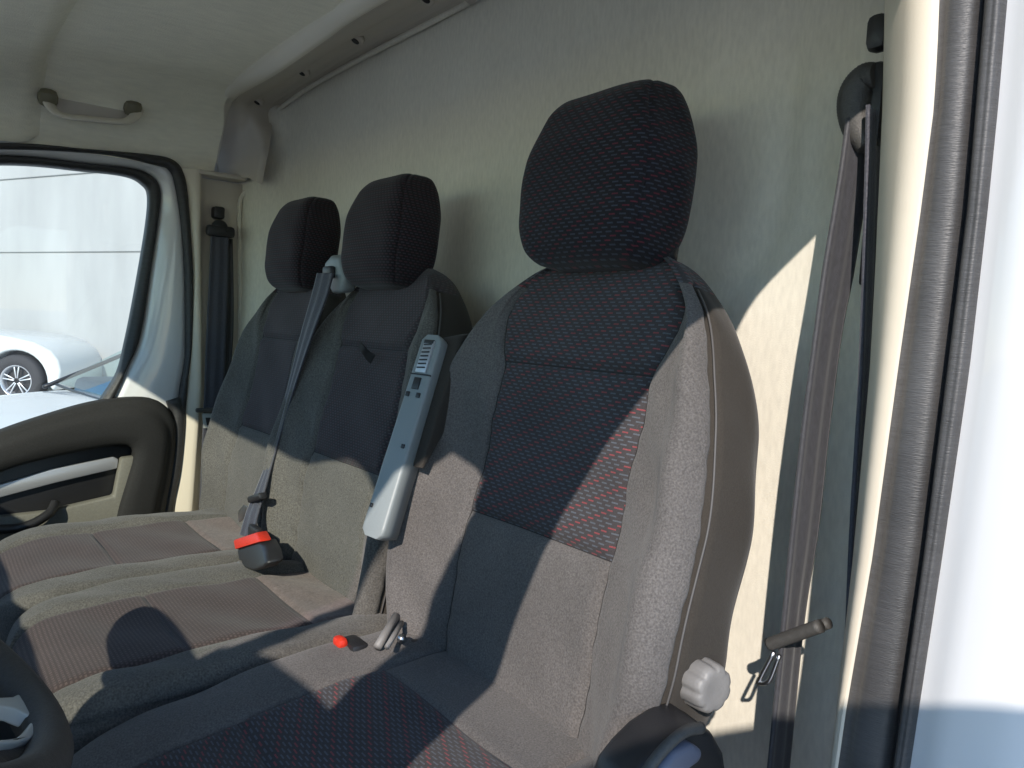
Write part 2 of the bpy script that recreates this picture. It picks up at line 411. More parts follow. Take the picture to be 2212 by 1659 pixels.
def make_backrest(parent, cx, sc, seam_c, mats, seams=(1.257, 1.45), top=1.597, bolster=1.0, name='backrest', pipe=True, flat=1.0):
    plain, pat, side = mats
    Wf0 = interp([(1.0, .88), (1.08, .94), (1.2, 1.04), (1.3, 1.04), (1.4, .97), (1.46, .88), (1.51, .765), (1.55, .61), (1.575, .48), (top - .006, .32), (top, .18)])
    Wf = lambda s: Wf0(s) * sc
    Tf0 = interp([(1.0, .75), (1.03, 1), (1.45, 1), (1.53, .82), (1.57, .6), (1.59, .32), (top, .10)])
    dec = interp([(1.0, .7), (1.1, .9), (1.25, 1), (1.4, .8), (1.5, .35), (1.56, 0.05), (1.6, 0)])
    B = bolster
    keys = [(0., -.002), (('c', seam_c * .5), -.001), (('c', seam_c), .002), (.66, lambda s: .004 + .009 * dec(s) * B), (.77, lambda s: .005 + .024 * dec(s) * B),
            (.87, lambda s: .004 + .044 * dec(s) * B), (.95, lambda s: -.002 + .042 * dec(s) * B), (.99, lambda s: -.016 + .026 * dec(s) * B), (1.0, -.038), (.975, -.068), (.88, -.092), (.60, -.102), (0, -.104)]
    PK = 7
    yoke_top = 1.548
    s0, s1 = seams
    regs = [('yoke_panel', pat, lambda k, s: (s > s1 and abs(k) < 2) or (s > yoke_top - .03 * 0 and abs(k) < 9)),
            ('centre_panel', pat, lambda k, s: s0 < s <= s1 and abs(k) < 2),
            ('lower_panel', plain, lambda k, s: s <= s0 and abs(k) < 2),
            ('side_panel', side, lambda k, s: 7 <= k < 11),
            ('side_panel#2', side, lambda k, s: -11 < k <= -7),
            (name, plain, lambda k, s: True)]
    cols = [(2, 1.0, yoke_top), (-2, 1.0, yoke_top), (PK, 1.03, yoke_top), (-PK, 1.03, yoke_top)]
    rows = [(s0, -2, 2), (s1, -2, 2)]
    rnd = np.random.RandomState(int(cx * 100) + 77); ph = rnd.rand(6) * 6
    def wr(ctr, s):
        a = np.abs(ctr)
        w = .0026 * np.sin(s * 34 + ctr * 1.3 + ph[0]) * np.sin(s * 13 + ctr * .7 + ph[1])
        w = w - .0025 * np.exp(-((a - 4.0) / .75) ** 2) * (sstep(1.1, 1.2, s) - sstep(1.46, 1.53, s)) * flat   # pull line down the bolster
        near = np.exp(-((a - 2) / .35) ** 2) + np.exp(-((a - 7) / .4) ** 2)
        return w + .0012 * np.sin(s * 70 + ctr * 2.1 + ph[2]) * np.exp(-((a - 3) / 2) ** 2) + .0011 * near * np.sin(s * 190 + ph[3] + ctr) * np.sin(s * 47 + ph[4])
    pipes = [('piping', M_pipe, 7, 1.05, yoke_top, .0012, .0006)] if pipe else []
    return pad(parent, back_frame(cx), (1.0, top), 150, keys, Wf, regs, lambda s: Tf0(s), -.055, cols, rows, wrinkle=wr, sub=9, main=name, pipes=pipes, groove=.0075, sig=.0052, thread=True,
               flare=lambda s: 1 + .5 * float(sstep(1.44, 1.55, s)))

def make_headrest(parent, cx, W, z0, z1, m, prot=.0, name='headrest'):
    h = z1 - z0
    def frame(s):
        return np.array([cx, .634 + .13 * (s - 1.56), s]), X, np.array([0, -1., .10])
    Wf0 = interp([(z0, .52), (z0 + .006, .76), (z0 + .02, .88), (z0 + .05, .96), (z0 + .45 * h, 1.0), (z0 + .60 * h, .97), (z0 + .76 * h, .88), (z0 + .92 * h, .75), (z0 + .98 * h, .66), (z1, .52)])
    Tf = interp([(z0, .3), (z0 + .007, .62), (z0 + .025, .86), (z0 + .06, 1), (z0 + .6 * h, 1.0), (z0 + .85 * h, .86), (z0 + .95 * h, .66), (z0 + .985 * h, .48), (z1, .22)])
    keys = [(0., .036 + prot), (.42, .035 + prot), (.76, .031 + prot), (.925, .018 + prot), (.99, -.006), (1.0, -.028), (.94, -.047), (.74, -.056), (0, -.058)]
    regs = [('side_gusset', m, lambda k, s: 3.0 <= abs(k) < 7), (name, m, lambda k, s: True)]
    root, ob = pad(parent, frame, (z0, z1), 80, keys, lambda s: Wf0(s) * W, regs, Tf, -.025, [(3, z0 + .012, z1), (-3, z0 + .012, z1)], [], groove=.0035, sig=.003, sub=8, main=name,
                   wrinkle=lambda c, s: .0008 * np.sin(s * 60 + c * 2))
    return root

def make_cushion(parent, cx, hw, seam_l, seam_r, mats, y_rear=.585, y_front=.105, zc=1.058, rows=(.445, .277), name='cushion', bol=1.0, rise=.0, fr=.0, drop=0, rearm=None):
    plain, pat, side = mats
    # s runs along -y: s=0 rear .. L front
    L = y_rear - y_front
    def frame(s):
        y = y_rear - s
        z = zc + rise * s / L - drop * (s / L) ** 1.6 - fr * max(0, (s - .8 * L) / (.2 * L)) ** 2 + .006 * math.sin(s * 9)
        return np.array([cx, y, z]), X, Z
    Wf0 = interp([(0, .80), (.02, .93), (.08, .98), (L * .6, 1.0), (L * .85, .97), (L * .95, .88), (L * .99, .72), (L, .55)])
    Tf = interp([(0, .6), (.02, .95), (.05, 1), (L * .82, 1), (L * .91, .88), (L * .965, .66), (L * .99, .42), (L, .22)])
    b = bol
    keys = [(0., 0.), (('c', seam_r * .5), .001), (('c', seam_r), .003), (.70, .005 + .014 * b), (.84, .004 + .024 * b), (.945, -.002 + .018 * b), (.995, -.03), (1.0, -.07), (.97, -.115), (.9, -.13), (0, -.13)]
    r0, r1 = y_rear - rows[0], y_rear - rows[1]
    regs = [('rear_panel', rearm or plain, lambda k, s: s < r0 and abs(k) < 2),
            ('insert_panel', pat, lambda k, s: r0 <= s < r1 and abs(k) < 2),
            ('front_panel', pat, lambda k, s: s >= r1 and abs(k) < 2),
            ('side_skirt', side, lambda k, s: 6.4 <= k <= 9), ('side_skirt#2', side, lambda k, s: -9 <= k <= -6.4),
            (name, plain, lambda k, s: True)]
    ph = np.random.RandomState(int(cx * 50) + 60).rand(4) * 6
    wr = lambda c, s: .0026 * np.sin(s * 26 + c * 1.1 + ph[0]) * np.sin(s * 11 - c * .8 + ph[1]) + .0010 * np.sin(s * 60 + c * 2 + ph[2])
    return pad(parent, frame, (0, L), 120, keys, lambda s: Wf0(s) * hw, regs, Tf, -.06, [(2, 0, L), (-2, 0, L), (5.8, .03, L * .93), (-5.8, .03, L * .93)],
               [(r0, -2, 2), (r1, -2, 2)], wrinkle=wr, sub=9, main=name)

# ================================================================== SETTING: ground, wall outside
ground = raw('ground', [(-400, -400, 0), (400, -400, 0), (400, 400, 0), (-400, 400, 0)], [(0, 1, 2, 3)], M_ground, None, False); ground['kind'] = 'structure'

# ================================================================== VAN BODY
van = thing('van_cab', 'white van cab with cream lining, felt covered bulkhead and passenger door', 'van')
# bulkhead felt
def bulk(x, z):
    y = .80 - .075 * sstep(.80, .97, abs(x + .01)) * (1 if x < 0 else .9)
    # pressed outline of a stiffening panel on the driver's side
    path = [(.664, 2.0), (.664, 1.66), (.655, 1.62), (.635, 1.585), (.60, 1.56), (.50, 1.55), (.2, 1.55)]
    dmin = 9
    for (x0, z0), (x1, z1) in zip(path[:-1], path[1:]):
        ax, az = x1 - x0, z1 - z0; t = max(0, min(1, ((x - x0) * ax + (z - z0) * az) / (ax * ax + az * az)))
        dmin = min(dmin, math.hypot(x - x0 - t * ax, z - z0 - t * az))
    y += .009 * math.exp(-(dmin / .016) ** 2) - .006 * math.exp(-((x - .755) / .03) ** 2) * sstep(1.35, 1.6, z)
    y -= .010 * sstep(.10, .0, math.hypot(max(0, -.78 - x), max(0, z - 1.93))) * 0
    y -= .003 * math.sin(x * 5 + z * 3) * math.sin(z * 6 + x * 2 + 1) + .0015 * math.sin(x * 31) * math.sin(z * 27)
    return np.array([x, y, z])
grid('bulkhead_panel', bulk, np.linspace(-1.0, .95, 170), np.linspace(.55, 2.12, 140), M_felt, van)
# headliner: flat middle, drooping to the door openings
hl = [(-.962, 1.868), (-.955, 1.885), (-.940, 1.905), (-.915, 1.945), (-.87, 1.99), (-.79, 2.022), (-.66, 2.038), (0, 2.048), (.6, 2.04), (.78, 2.01), (.86, 1.96), (.915, 1.90), (.945, 1.865)]
hlc = catmull(hl, 6)
def liner(i, y):
    x, z = hlc[int(i)]
    k = sstep(-.05, -.34, y) if y < 0 else 0
    z2 = z - .13 * k * sstep(.95, .6, abs(x)) if y < 0 else z
    w = .004 * math.sin(x * 4 + y * 7) 
    if y > .60: y = .60 + (y - .60) * (.12 + .12 * sstep(-.80, -.90, x))
    return np.array([x, y, z2 + w * (abs(x) < .8)])
grid('headliner', liner, list(range(len(hlc))), np.linspace(-.40, .80, 50), M_liner, van, flip=True)
# overhead shelf edge in front of the headliner (upper left corner)
shelf = []
for y, dz in ((.245, .0), (.235, -.006), (.225, -.016), (.20, -.024), (.12, -.03), (-.10, -.06)):
    shelf.append([np.array([x, y, z + dz]) for x, z in hlc[8:-8]])
loft('overhead_shelf', shelf, M_liner, van)
# rear roof rail + pillar cover: strips lofted between three outline curves
Ux = [(1010, -150, .60), (747, 0, .60), (693, 33, .60), (547, 146, .60), (489, 197, .61), (470, 233, .635), (463, 292, .655), (452, 372, .665)]
Bx = [(1010, -90, .63), (778, 36, .63), (700, 90, .63), (598, 160, .63), (510, 211, .64), (489, 241, .655), (474, 310, .67), (460, 384, .675)]
Lx = [(1300, -165, .785), (1010, 0, .785), (778, 117, .785), (640, 200, .782), (587, 237, .775), (576, 290, .75), (569, 328, .735), (556, 394, .727)]
def curve(l, first, n=8): return catmull([np.array(first, float)] + [P(a, b, y=c) for a, b, c in l], n)
Uc, Bc, Lc = curve(Ux, (.93, .60, 1.99)), curve(Bx, (.93, .63, 1.965)), curve(Lx, (.93, .785, 1.99))
rows, rows2 = [], []
for i in range(len(Uc)):
    u, b, l_ = Uc[i], Bc[i], Lc[i]; r = [u + np.array([-.002, .004, .05]), u]
    for t in (.25, .5, .75): r.append(u + (b - u) * t + np.array([0, -.002, -.003]) * math.sin(t * math.pi))
    r.append(b); r.append(b + (l_ - b) * .05 + np.array([0, .001, .006])); rows.append(r)
    r = [b + (l_ - b) * .03 + np.array([0, .002, .010])]
    for t in (.06, .12, .3, .47, .50, .53, .7, .86, .90, .94): r.append(b + (l_ - b) * t + np.array([0, 0, .006 if t < .5 else .009 if t < .88 else .003]))
    r.append(l_); r.append(l_ + np.array([0, .012, -.004])); rows2.append(r)
rail = loft('roof_rail_trim', rows, M_trim, van)
loft('rail_face', rows2, M_trimd, rail)
# screws covers along the rail
for (px, py) in ((920, -2), (768, 88), (652, 158), (555, 221)):
    c = P(px, py, y=.715); n = np.array([0, -.45, -.9]); n /= np.linalg.norm(n)
    c = c + n * .0005
    o = tube('screw_cap', [c - n * .012, c - n * .001, c + n * .0005], [.016, .016, .0135], M_trimd, van, 20)
    tube('screw', [c - n * .004, c + n * .0012, c + n * .002], [.0085, .0085, .006], M_seam, o, 14)
# passenger B pillar: cream edge, recessed taupe face, padded corner
zs = np.linspace(.80, 1.868, 40)
def pil_a(z): return np.interp(z, [.8, .975, 1.3, 1.6, 1.81, 1.87], [.545, .556, .587, .596, .578, .56])
def pil_b(z): return np.interp(z, [.8, .975, 1.3, 1.6, 1.83], [.585, .596, .613, .604, .601])
rows = []
for z in zs:
    a, b = pil_a(z), pil_b(z)
    rows.append([np.array(q) for q in ((-1.0, a - .03, z), (-.955, a - .004, z), (-.945, a + .004, z), (-.935, b - .008, z), (-.931, b, z), (-.934, b + .006, z), (-.945, b + .010, z))])
loft('pillar_edge_trim', rows, M_cream, van)
rows = []
for z in np.linspace(.55, 1.852, 40):
    b = pil_b(z)
    rows.append([np.array(q) for q in ((-.944, b + .008, z), (-.962, b + .016, z), (-.966, b + .03, z), (-.966, .69, z), (-.97, .725, z), (-.985, .75, z))])
loft('pillar_inner_trim', rows, M_trimd, van)
box('pillar_ledge', (-.955, .662, 1.862), (.06, .125, .012), M_trimd, van, bevel=.004)
bead = [P(518, 1250, x=-.968), P(520, 900, x=-.968), P(519, 700, x=-.968), P(518, 547, x=-.968), P(517, 460, x=-.968), P(522, 425, x=-.965), P(548, 398, x=-.955), P(562, 370, x=-.95), P(572, 320, y=.745), P(582, 262, y=.77), P(600, 238, y=.785), P(700, 170, y=.79), P(1010, 6, y=.79)]
tube('bulkhead_edge_bead', catmull(bead, 8), .006, M_felt, van, 10)

# ---- passenger door (part of the van, its pieces below it)
so_ = [(-420, 318), (0, 308), (182, 321), (328, 334), (375, 346), (397, 372), (405, 412), (417, 587), (416, 733), (406, 828), (398, 930), (378, 1094), (350, 1300)]
si_ = [(-420, 331), (0, 321), (219, 332), (339, 356), (368, 368), (381, 405), (394, 496), (401, 623), (401, 769), (390, 842), (380, 930), (360, 1094), (330, 1300)]
wo_ = [(-420, 350), (0, 336), (200, 354), (292, 365), (328, 381), (345, 405), (345, 449), (328, 569), (303, 726), (273, 799), (248, 857), (225, 900)]
wi_ = [(-420, 372), (0, 354), (182, 368), (273, 379), (310, 397), (323, 423), (317, 496), (292, 642), (273, 737), (255, 806), (219, 864), (200, 900)]
def pc(l, x, n=8): return catmull([P(a, b, x=x) for a, b in l], n)
def band(name, A, B, m, parent, th=.02, bulge=.006):
    if len(A) != len(B): A, B = resample(A, 90), resample(B, 90)
    rows = []
    for a, b in zip(A, B):
        r = [a + np.array([-th, 0, 0])]
        for t in (0, .15, .35, .5, .65, .85, 1): r.append(a + (b - a) * t + X * bulge * math.sin(t * math.pi) ** .6)
        r.append(b + np.array([-th, 0, 0])); rows.append(r)
    return loft(name, rows, m, parent)
fa_ = [(-420, 331), (0, 321), (219, 332), (339, 356), (368, 368), (381, 405), (394, 496), (401, 623), (401, 769), (390, 842), (380, 930)]
fb_ = [(-420, 350), (0, 336), (190, 353), (285, 364), (318, 374), (339, 393), (345, 440), (328, 569), (303, 726), (273, 799), (225, 900)]
pd = band('passenger_door', pc(fa_, -.965), pc(fb_, -.982), M_white, van, th=.01, bulge=.010)
pd['label'] = 'white painted frame of the passenger door'
band('door_seal', pc(so_, -.950), pc(si_, -.950), M_rub, van, th=.03, bulge=.010)
band('window_seal', pc(wo_, -.975), pc(wi_, -.985), M_rub, pd, th=.03, bulge=.008)
gl = pc([(-420, 345)] + wo_[1:] , -.992, 5); c0 = P(-420, 1010, x=-.992)
raw('window_pane', list(gl) + [c0], [tuple(range(len(gl) + 1))], M_glass, pd, False)
# lining panel of the door
def dpoly(pts, x): return [P(a, b, x=x) for a, b in pts]
TOP = [(-420, 1085), (-180, 1010), (0, 936), (105, 900), (200, 873), (281, 861), (330, 862), (358, 876), (375, 897), (383, 930), (377, 1010), (362, 1094), (335, 1250)]
REC = [(-420, 1190), (-180, 1095), (0, 1020), (90, 993), (211, 967), (262, 961), (284, 966), (290, 990), (276, 1040), (258, 1100), (240, 1180), (200, 1250)]
T_, R_ = catmull(dpoly(TOP, -.925), 6), catmull(dpoly(REC, -.915), 6)
T_, R_ = resample(T_, 70), resample(R_, 70); rows = []
for a, b in zip(T_, R_):
    r = [a + np.array([-.06, 0, 0]), a + np.array([-.012, 0, 0])]
    for t, o_ in ((.06, -.003), (.14, .002), (.22, .003), (.25, .010), (.4, .014), (.7, .014), (.92, .010), (1, .0)): r.append(a + (b - a) * t + X * o_)
    r += [b + np.array([-.02, 0, 0]), b + np.array([-.05, 0, 0])]; rows.append(r)
loft('lining_panel', rows, M_dpanel, pd)
prism('recess_backing', dpoly([(-430, 1150), (0, 1000), (290, 950), (305, 1000), (270, 1300), (-430, 1400)], -.958), (-.012, 0, 0), M_black, pd)
prism('silver_strip', dpoly([(-420, 1180), (0, 1047), (110, 1014), (245, 987), (256, 992), (254, 1012), (120, 1043), (0, 1075), (-420, 1220)], -.942), (-.012, 0, 0), M_silver, pd, bevel=.003)
prism('pocket_panel', dpoly([(-430, 1270), (-100, 1150), (0, 1117), (100, 1106), (246, 1072), (262, 990), (300, 985), (300, 1040), (270, 1250), (-430, 1420)], -.925), (-.03, 0, 0), M_dpanel2, pd, bevel=.006)
tube('door_pull', catmull([P(-200, 1140, x=-.90), P(0, 1143, x=-.90), P(60, 1135, x=-.895), P(105, 1110, x=-.905), P(120, 1085, x=-.925)], 8), .011, M_black, pd, 10)
tube('edge_seal', catmull([P(375, 862, x=-.955), P(385, 905, x=-.955), P(377, 1010, x=-.955), P(358, 1094, x=-.955), P(332, 1250, x=-.955)], 6), .020, M_rub, pd, 8)
prism('outer_skin', [(-1.02, .62, .45), (-1.02, .62, 1.06), (-1.02, -.8, .92), (-1.02, -.8, .45)], (-.02, 0, 0), M_white, pd)

# ---- grab handle
hx = -.885
def hp(px, py, o=0): 
    p = P(px, py, x=hx); return p + np.array([o, 0, -o * .6])
gh = tube('grab_handle', catmull([hp(100, 212, .004), hp(112, 230, .018), hp(138, 241, .026), hp(200, 247, .028), hp(258, 253, .026), hp(284, 248, .018), hp(298, 236, .004)], 8), .006, M_trim, van, 12, rx=.013, up=(.5, 0.05, .85))
for (px, py) in ((103, 210), (286, 232)):
    c = hp(px, py, .004); box('end_cap', c, (.034, .040, .040), M_olive, gh, rot=Matrix.Rotation(math.radians(35), 3, 'Y'), bevel=.014)
rr = [P(a, b, x=-.905) for a, b in ((80, 190), (110, 182), (290, 202), (312, 218), (312, 240), (290, 258))]
prism('mounting_plate', rr + [P(130, 250, x=-.905), P(90, 225, x=-.905)], (.012, 0, -.008), M_trimd, gh, bevel=.004)

# ---- driver side pillar, seals, painted jamb
rowsC, rowsS, rowsG, rowsB, rowsS2 = [], [], [], [], []
pys = np.linspace(-900, 2300, 60)
def ix(t, y): return float(np.interp(y, [q[0] for q in t], [q[1] for q in t]))
def ixe(t, y):
    if y < t[0][0]: (a, b), (c, d) = t[0], t[1]; return b + (y - a) * (d - b) / (c - a)
    if y > t[-1][0]: (a, b), (c, d) = t[-2], t[-1]; return b + (y - a) * (d - b) / (c - a)
    return ix(t, y)
tA = [(0, 1911), (230, 1906), (800, 1881), (1200, 1847), (1540, 1812), (1659, 1799)]     # cream left edge
tB = [(0, 2022), (100, 2018), (230, 2010), (450, 1982), (800, 1932), (1200, 1878), (1540, 1820), (1659, 1803)]    # cream | seal
tC = [(0, 2117), (230, 2098), (450, 2078), (800, 2035), (1200, 1985), (1540, 1935), (1659, 1918)]     # end of main seal
tD = [(0, 2127), (230, 2108), (450, 2090), (800, 2046), (1200, 1996), (1540, 1947), (1659, 1930)]
tE = [(0, 2172), (230, 2152), (450, 2130), (800, 2090), (1200, 2032), (1540, 1980), (1659, 1962)]     # grey lip | paint
for py in pys:
    a, b, c, d_, e = (ixe(t, py) for t in (tA, tB, tC, tD, tE))
    pa, pb = P(a, py, y=.655), P(b, py, y=.586)
    rowsC.append([pa + np.array([.012, .06, 0]), pa + np.array([0, .012, 0]), pa, pa + (pb - pa) * .12 + np.array([0, -.006, 0]), pa + (pb - pa) * .5 + np.array([0, -.007, 0]), pb, pb + np.array([-.004, .03, 0])])
    r = []
    p0, p1 = P(b - 5, py, y=.600), P(c, py, y=.600)
    for t in np.linspace(0, 1, 13):
        k = math.sin(t * math.pi) ** .5; g = .0035 * math.exp(-((t - .32) / .07) ** 2)
        r.append(p0 + (p1 - p0) * t + np.array([0, -.009 * k + g, 0]))
    rowsS.append([r[0] + np.array([0, .03, 0])] + r + [r[-1] + np.array([0, .03, 0])])
    p0, p1 = P(c + .5, py, y=.606), P(d_, py, y=.606)
    rowsG.append([p0, (p0 + p1) / 2, p1])
    p0, p1 = P(d_, py, y=.596), P(e, py, y=.596); r = []
    for t in np.linspace(0, 1, 9): r.append(p0 + (p1 - p0) * t + np.array([0, -.007 * math.sin(t * math.pi) ** .6 + .002 * math.exp(-((t - .55) / .1) ** 2), 0]))
    rowsS2.append([r[0] + np.array([0, .015, 0])] + r + [r[-1] + np.array([0, .015, 0])])
    p0 = P(e, py, y=.600)
    rowsB.append([p0 + q for q in (np.array([-.003, 0, 0]), np.array([.010, -.002, 0]), np.array([.016, -.006, 0]), np.array([.028, -.008, 0]), np.array([.055, -.009, 0]), np.array([.085, -.004, 0]), np.array([.10, .01, 0]), np.array([.105, .05, 0]), np.array([.105, .5, 0]))])
loft('pillar_cover', rowsC, M_cream, van)
loft('weather_seal', rowsS, M_rubg, van)
loft('seal_groove', rowsG, M_seam, van)
loft('seal_lip', rowsS2, M_rubg, van)
loft('painted_jamb', rowsB, M_white, van)

# ---- unseen shell that shades the cab: roof, sides, floor, dashboard, windscreen, pillars, open driver's door
prism('roof_panel', [(-1.0, -.36, 2.0), (-1.0, .95, 2.0), (-1.0, .95, 2.13), (-1.0, -.33, 2.125)], (2.0, 0, 0), M_white, van) if False else None
raw('roof_panel', [(-.98, -.34, 1.955), (.98, -.34, 1.955), (-.98, -.1, 2.14), (.98, -.1, 2.14), (-.98, .95, 2.16), (.98, .95, 2.16)], [(0, 1, 3, 2), (2, 3, 5, 4)], M_white, van, False)
raw('rear_wall', [(-1.05, .86, .45), (1.0, .86, .45), (1.0, .86, 2.16), (-1.05, .86, 2.16)], [(0, 1, 2, 3)], M_white, van, False)
raw('side_wall', [(-1.03, .57, .45), (-1.03, .86, .45), (-1.03, .86, 2.16), (-1.03, .57, 2.16)], [(0, 1, 2, 3)], M_white, van, False)
raw('cant_rail', [(-1.02, -.4, 1.86), (-1.02, .6, 1.86), (-1.0, .6, 2.15), (-1.0, -.4, 2.15)], [(0, 1, 2, 3)], M_white, van, False)
raw('cab_floor', [(-1.02, -1.3, .55), (.98, -1.3, .55), (.98, .8, .55), (-1.02, .8, .55)], [(0, 1, 2, 3)], M_floor, van, False)
box('dashboard', (0, -.88, 1.205), (1.9, .86, .56), M_dash_top, van, bevel=.06)
box('dashboard_lower', (0, -.75, .74), (1.9, .5, .38), M_dgrey, van, bevel=.04)
wsx = .93
raw('windscreen', [(-wsx, -.36, 1.934), (wsx, -.36, 1.934), (wsx + .05, -1.27, 1.206), (-wsx - .05, -1.27, 1.206)], [(0, 1, 2, 3)], M_wind, van, False)
raw('bonnet', [(-.95, -1.30, 1.19), (.95, -1.30, 1.19), (.9, -1.75, 1.06), (-.9, -1.75, 1.06)], [(0, 1, 2, 3)], M_white, van, False)  # out of view, added to bounce sunlight up onto the headliner
raw('front_panel', [(-1.0, -1.3, 1.2), (1.0, -1.3, 1.2), (1.0, -1.32, .4), (-1.0, -1.32, .4)], [(0, 1, 2, 3)], M_white, van, False)
for sx in (1, -1):
    tube('windscreen_pillar', [(sx * .985, -.30, 1.985), (sx * .985, -.6, 1.745), (sx * .985, -.95, 1.465), (sx * .985, -1.30, 1.185)], .018, M_white, van, 10)
E_ = [(-.30, 1.05), (-.20, 1.25), (-.128, 1.412), (-.061, 1.509), (-.027, 1.563), (.034, 1.643), (.108, 1.693), (.217, 1.737), (.268, 1.753), (.318, 1.80), (.377, 1.846), (.494, 1.846), (.60, 1.85), (.66, 1.85)]
I_ = [(-.40, 1.05), (-.35, 1.25), (-.30, 1.42), (-.269, 1.513), (-.254, 1.572), (-.208, 1.612), (-.185, 1.655), (-.147, 1.697), (-.114, 1.732), (-.103, 1.758), (-.02, 1.90), (.2, 2.0), (.60, 2.14), (.66, 2.14)]
Ec = catmull([(.95, a, b) for a, b in E_], 5); Ic = catmull([(.95, a, b) for a, b in I_], 5)
rows = [[a + np.array([-.02, 0, 0]), a + np.array([.02, 0, 0]), b + np.array([.02, 0, 0]), b + np.array([-.02, 0, 0])] for a, b in zip(Ec, Ic)]
loft('door_pillar', rows, M_white, van)
raw('header_side', [(.95, -.103, 1.756), (.95, -.109, 1.777), (.95, -.143, 1.82), (.95, -.219, 1.881), (.95, -.335, 1.955), (.95, -.1, 2.14), (.95, .2, 2.14), (.95, .0, 1.90)], [tuple(range(8))], M_white, van, False)
raw('sun_blocker', [(.955, -.269, 1.513), (.955, -.393, 1.605), (.955, -.504, 1.68), (.955, -.62, 1.735), (.955, -.95, 1.45), (.955, -1.1, 1.0), (.955, -.3, 1.0), (.955, -.262, 1.40)], [tuple(range(8))], M_white, van, False)  # unseen panel added to block sun from the front of the driver cushion
# open driver's door swung forward: hinge near the windscreen pillar
dd = Matrix.Rotation(math.radians(-60), 4, 'Z')
def dl(u, z, o=0):
    v = dd @ Vector((o, u, 0)); return np.array([1.0 + v.x, -.60 + v.y, z])
dframe = [(0, 1.25), (.10, 1.35), (.38, 1.60), (.58, 1.74), (.78, 1.785), (1.12, 1.785), (1.18, 1.70), (1.20, 1.25)]
dtube = [dl(u, z) for u, z in dframe]
drv = tube('driver_door', catmull(dtube, 5), .045, M_white, van, 8)
drv['label'] = 'open driver door'
prism('door_shell', [dl(0, .55, .03), dl(1.2, .55, .03), dl(1.2, 1.27, .03), dl(0, 1.2, .03)], tuple(dl(0, 0, -.04) - dl(0, 0, .03)), M_white, drv, bevel=.01)
raw('window_glass', [dl(u, z) for u, z in dframe], [tuple(range(len(dframe)))], M_glass, drv, False)

# ================================================================== SEATS
ds = thing('front_seat', 'large front seat nearest the camera with red flecked weave and headrest', 'seat', loc=(0, 0, 0))
make_backrest(ds, .522, .234, .125, (M_plain, M_dash, M_side))
make_headrest(ds, .517, .114, 1.566, 1.780, M_head, prot=.012)
make_cushion(ds, .533, .242, .14, .14, (M_plain, M_dash, M_plain), y_rear=.585, y_front=.08, zc=1.074, bol=.35, rise=0, drop=.045, rows=(.452, .277))
for sx in (-.085, .085):
    tube('headrest_post', [(.522 + sx, .670, 1.54), (.522 + sx, .686, 1.63)], .006, M_metal, ds, 10)
    tube('post_collar', [(.522 + sx, .674, 1.575), (.522 + sx, .678, 1.600)], .011, M_black, ds, 14)

bench = thing('bench_seat', 'grey double passenger bench with two headrests beside the driver seat', 'seat')
make_backrest(bench, .030, .222, .125, (M_plain2, M_dashb, M_side), bolster=.75, flat=.4)
make_backrest(bench, -.372, .195, .103, (M_plain2, M_dashb, M_side), bolster=.75, flat=.4, pipe=False)
make_headrest(bench, .000, .106, 1.548, 1.742, M_headb, prot=.006)
make_headrest(bench, -.376, .101, 1.548, 1.744, M_headb, prot=.006)
make_cushion(bench, .085, .202, .13, .118, (M_plain2, M_grid, M_plain2), y_rear=.58, y_front=.10, zc=1.058, rearm=M_heather, bol=.2, rise=.006, rows=(.445, .277))
make_cushion(bench, -.317, .208, .13, .128, (M_plain2, M_grid, M_plain2), y_rear=.58, y_front=.10, zc=1.058, rearm=M_heather, bol=.2, rise=.006, rows=(.445, .277))
for cx in (.005, -.372):
    for sx in (-.075, .075):
        tube('headrest_post', [(cx + sx, .668, 1.53), (cx + sx, .684, 1.61)], .006, M_metal, bench, 10)
        tube('post_collar', [(cx + sx, .672, 1.568), (cx + sx, .676, 1.590)], .010, M_black, bench, 14)
box('bench_base', (-.12, .33, .80), (.80, .42, .28), M_black, bench, bevel=.02)
box('seat_base', (.53, .33, .80), (.42, .42, .28), M_black, ds, bevel=.02)

# strap tab on the middle backrest
q0 = P(800, 775, y=.595)
ribbon('pull_strap', [P(778, 745, y=.582), P(785, 755, y=.578), P(795, 768, y=.586), P(806, 776, y=.593)], [X * .7 + Z * .7] * 4, [.012, .014, .018, .022], .004, M_seam, bench, ridges=False)

# armrest folded up between the seats
a_t0, a_t1 = P(916, 726, y=.558), P(966, 722, y=.580)
a_b0, a_b1 = P(775, 1150, y=.462), P(826, 1180, y=.482)
def bar(A0, A1, B0, B1, th, n=40):
    """rounded slab whose front face runs from edge A0-A1 (top) to B0-B1 (bottom)"""
    rows = []
    for i in range(n):
        t = i / (n - 1); a = A0 + (B0 - A0) * t; b = A1 + (B1 - A1) * t
        k = min(1, math.sqrt(max(0, 1 - (1 - min(t, 1 - t) / .035) ** 2))) if min(t, 1 - t) < .035 else 1
        mid = (a + b) / 2; w = (b - a) * (.55 + .45 * k)
        nrm = np.cross(B0 - A0, A1 - A0); nrm /= np.linalg.norm(nrm)
        if nrm @ (CAM - mid) < 0: nrm = -nrm
        thk = th(t) if callable(th) else th
        r = []
        for u, d in ((-.5, -1), (-.5, -.12), (-.46, -.03), (-.38, 0), (0, 0), (.38, 0), (.46, -.03), (.5, -.12), (.5, -1)):
            r.append(mid + w * u + nrm * d * thk * (.4 + .6 * k))
        r.append(r[0]); rows.append(r)
    return rows, nrm
sidev = np.array([.035, .0, .0])
A0 = P(913, 722, y=.560); A1 = A0 + np.array([.034, .011, 0.0])
B0 = P(776, 1150, y=.455); B1 = B0 + np.array([.036, .012, -.004])
rows, nn = bar(A0, A1, B0, B1, .030)
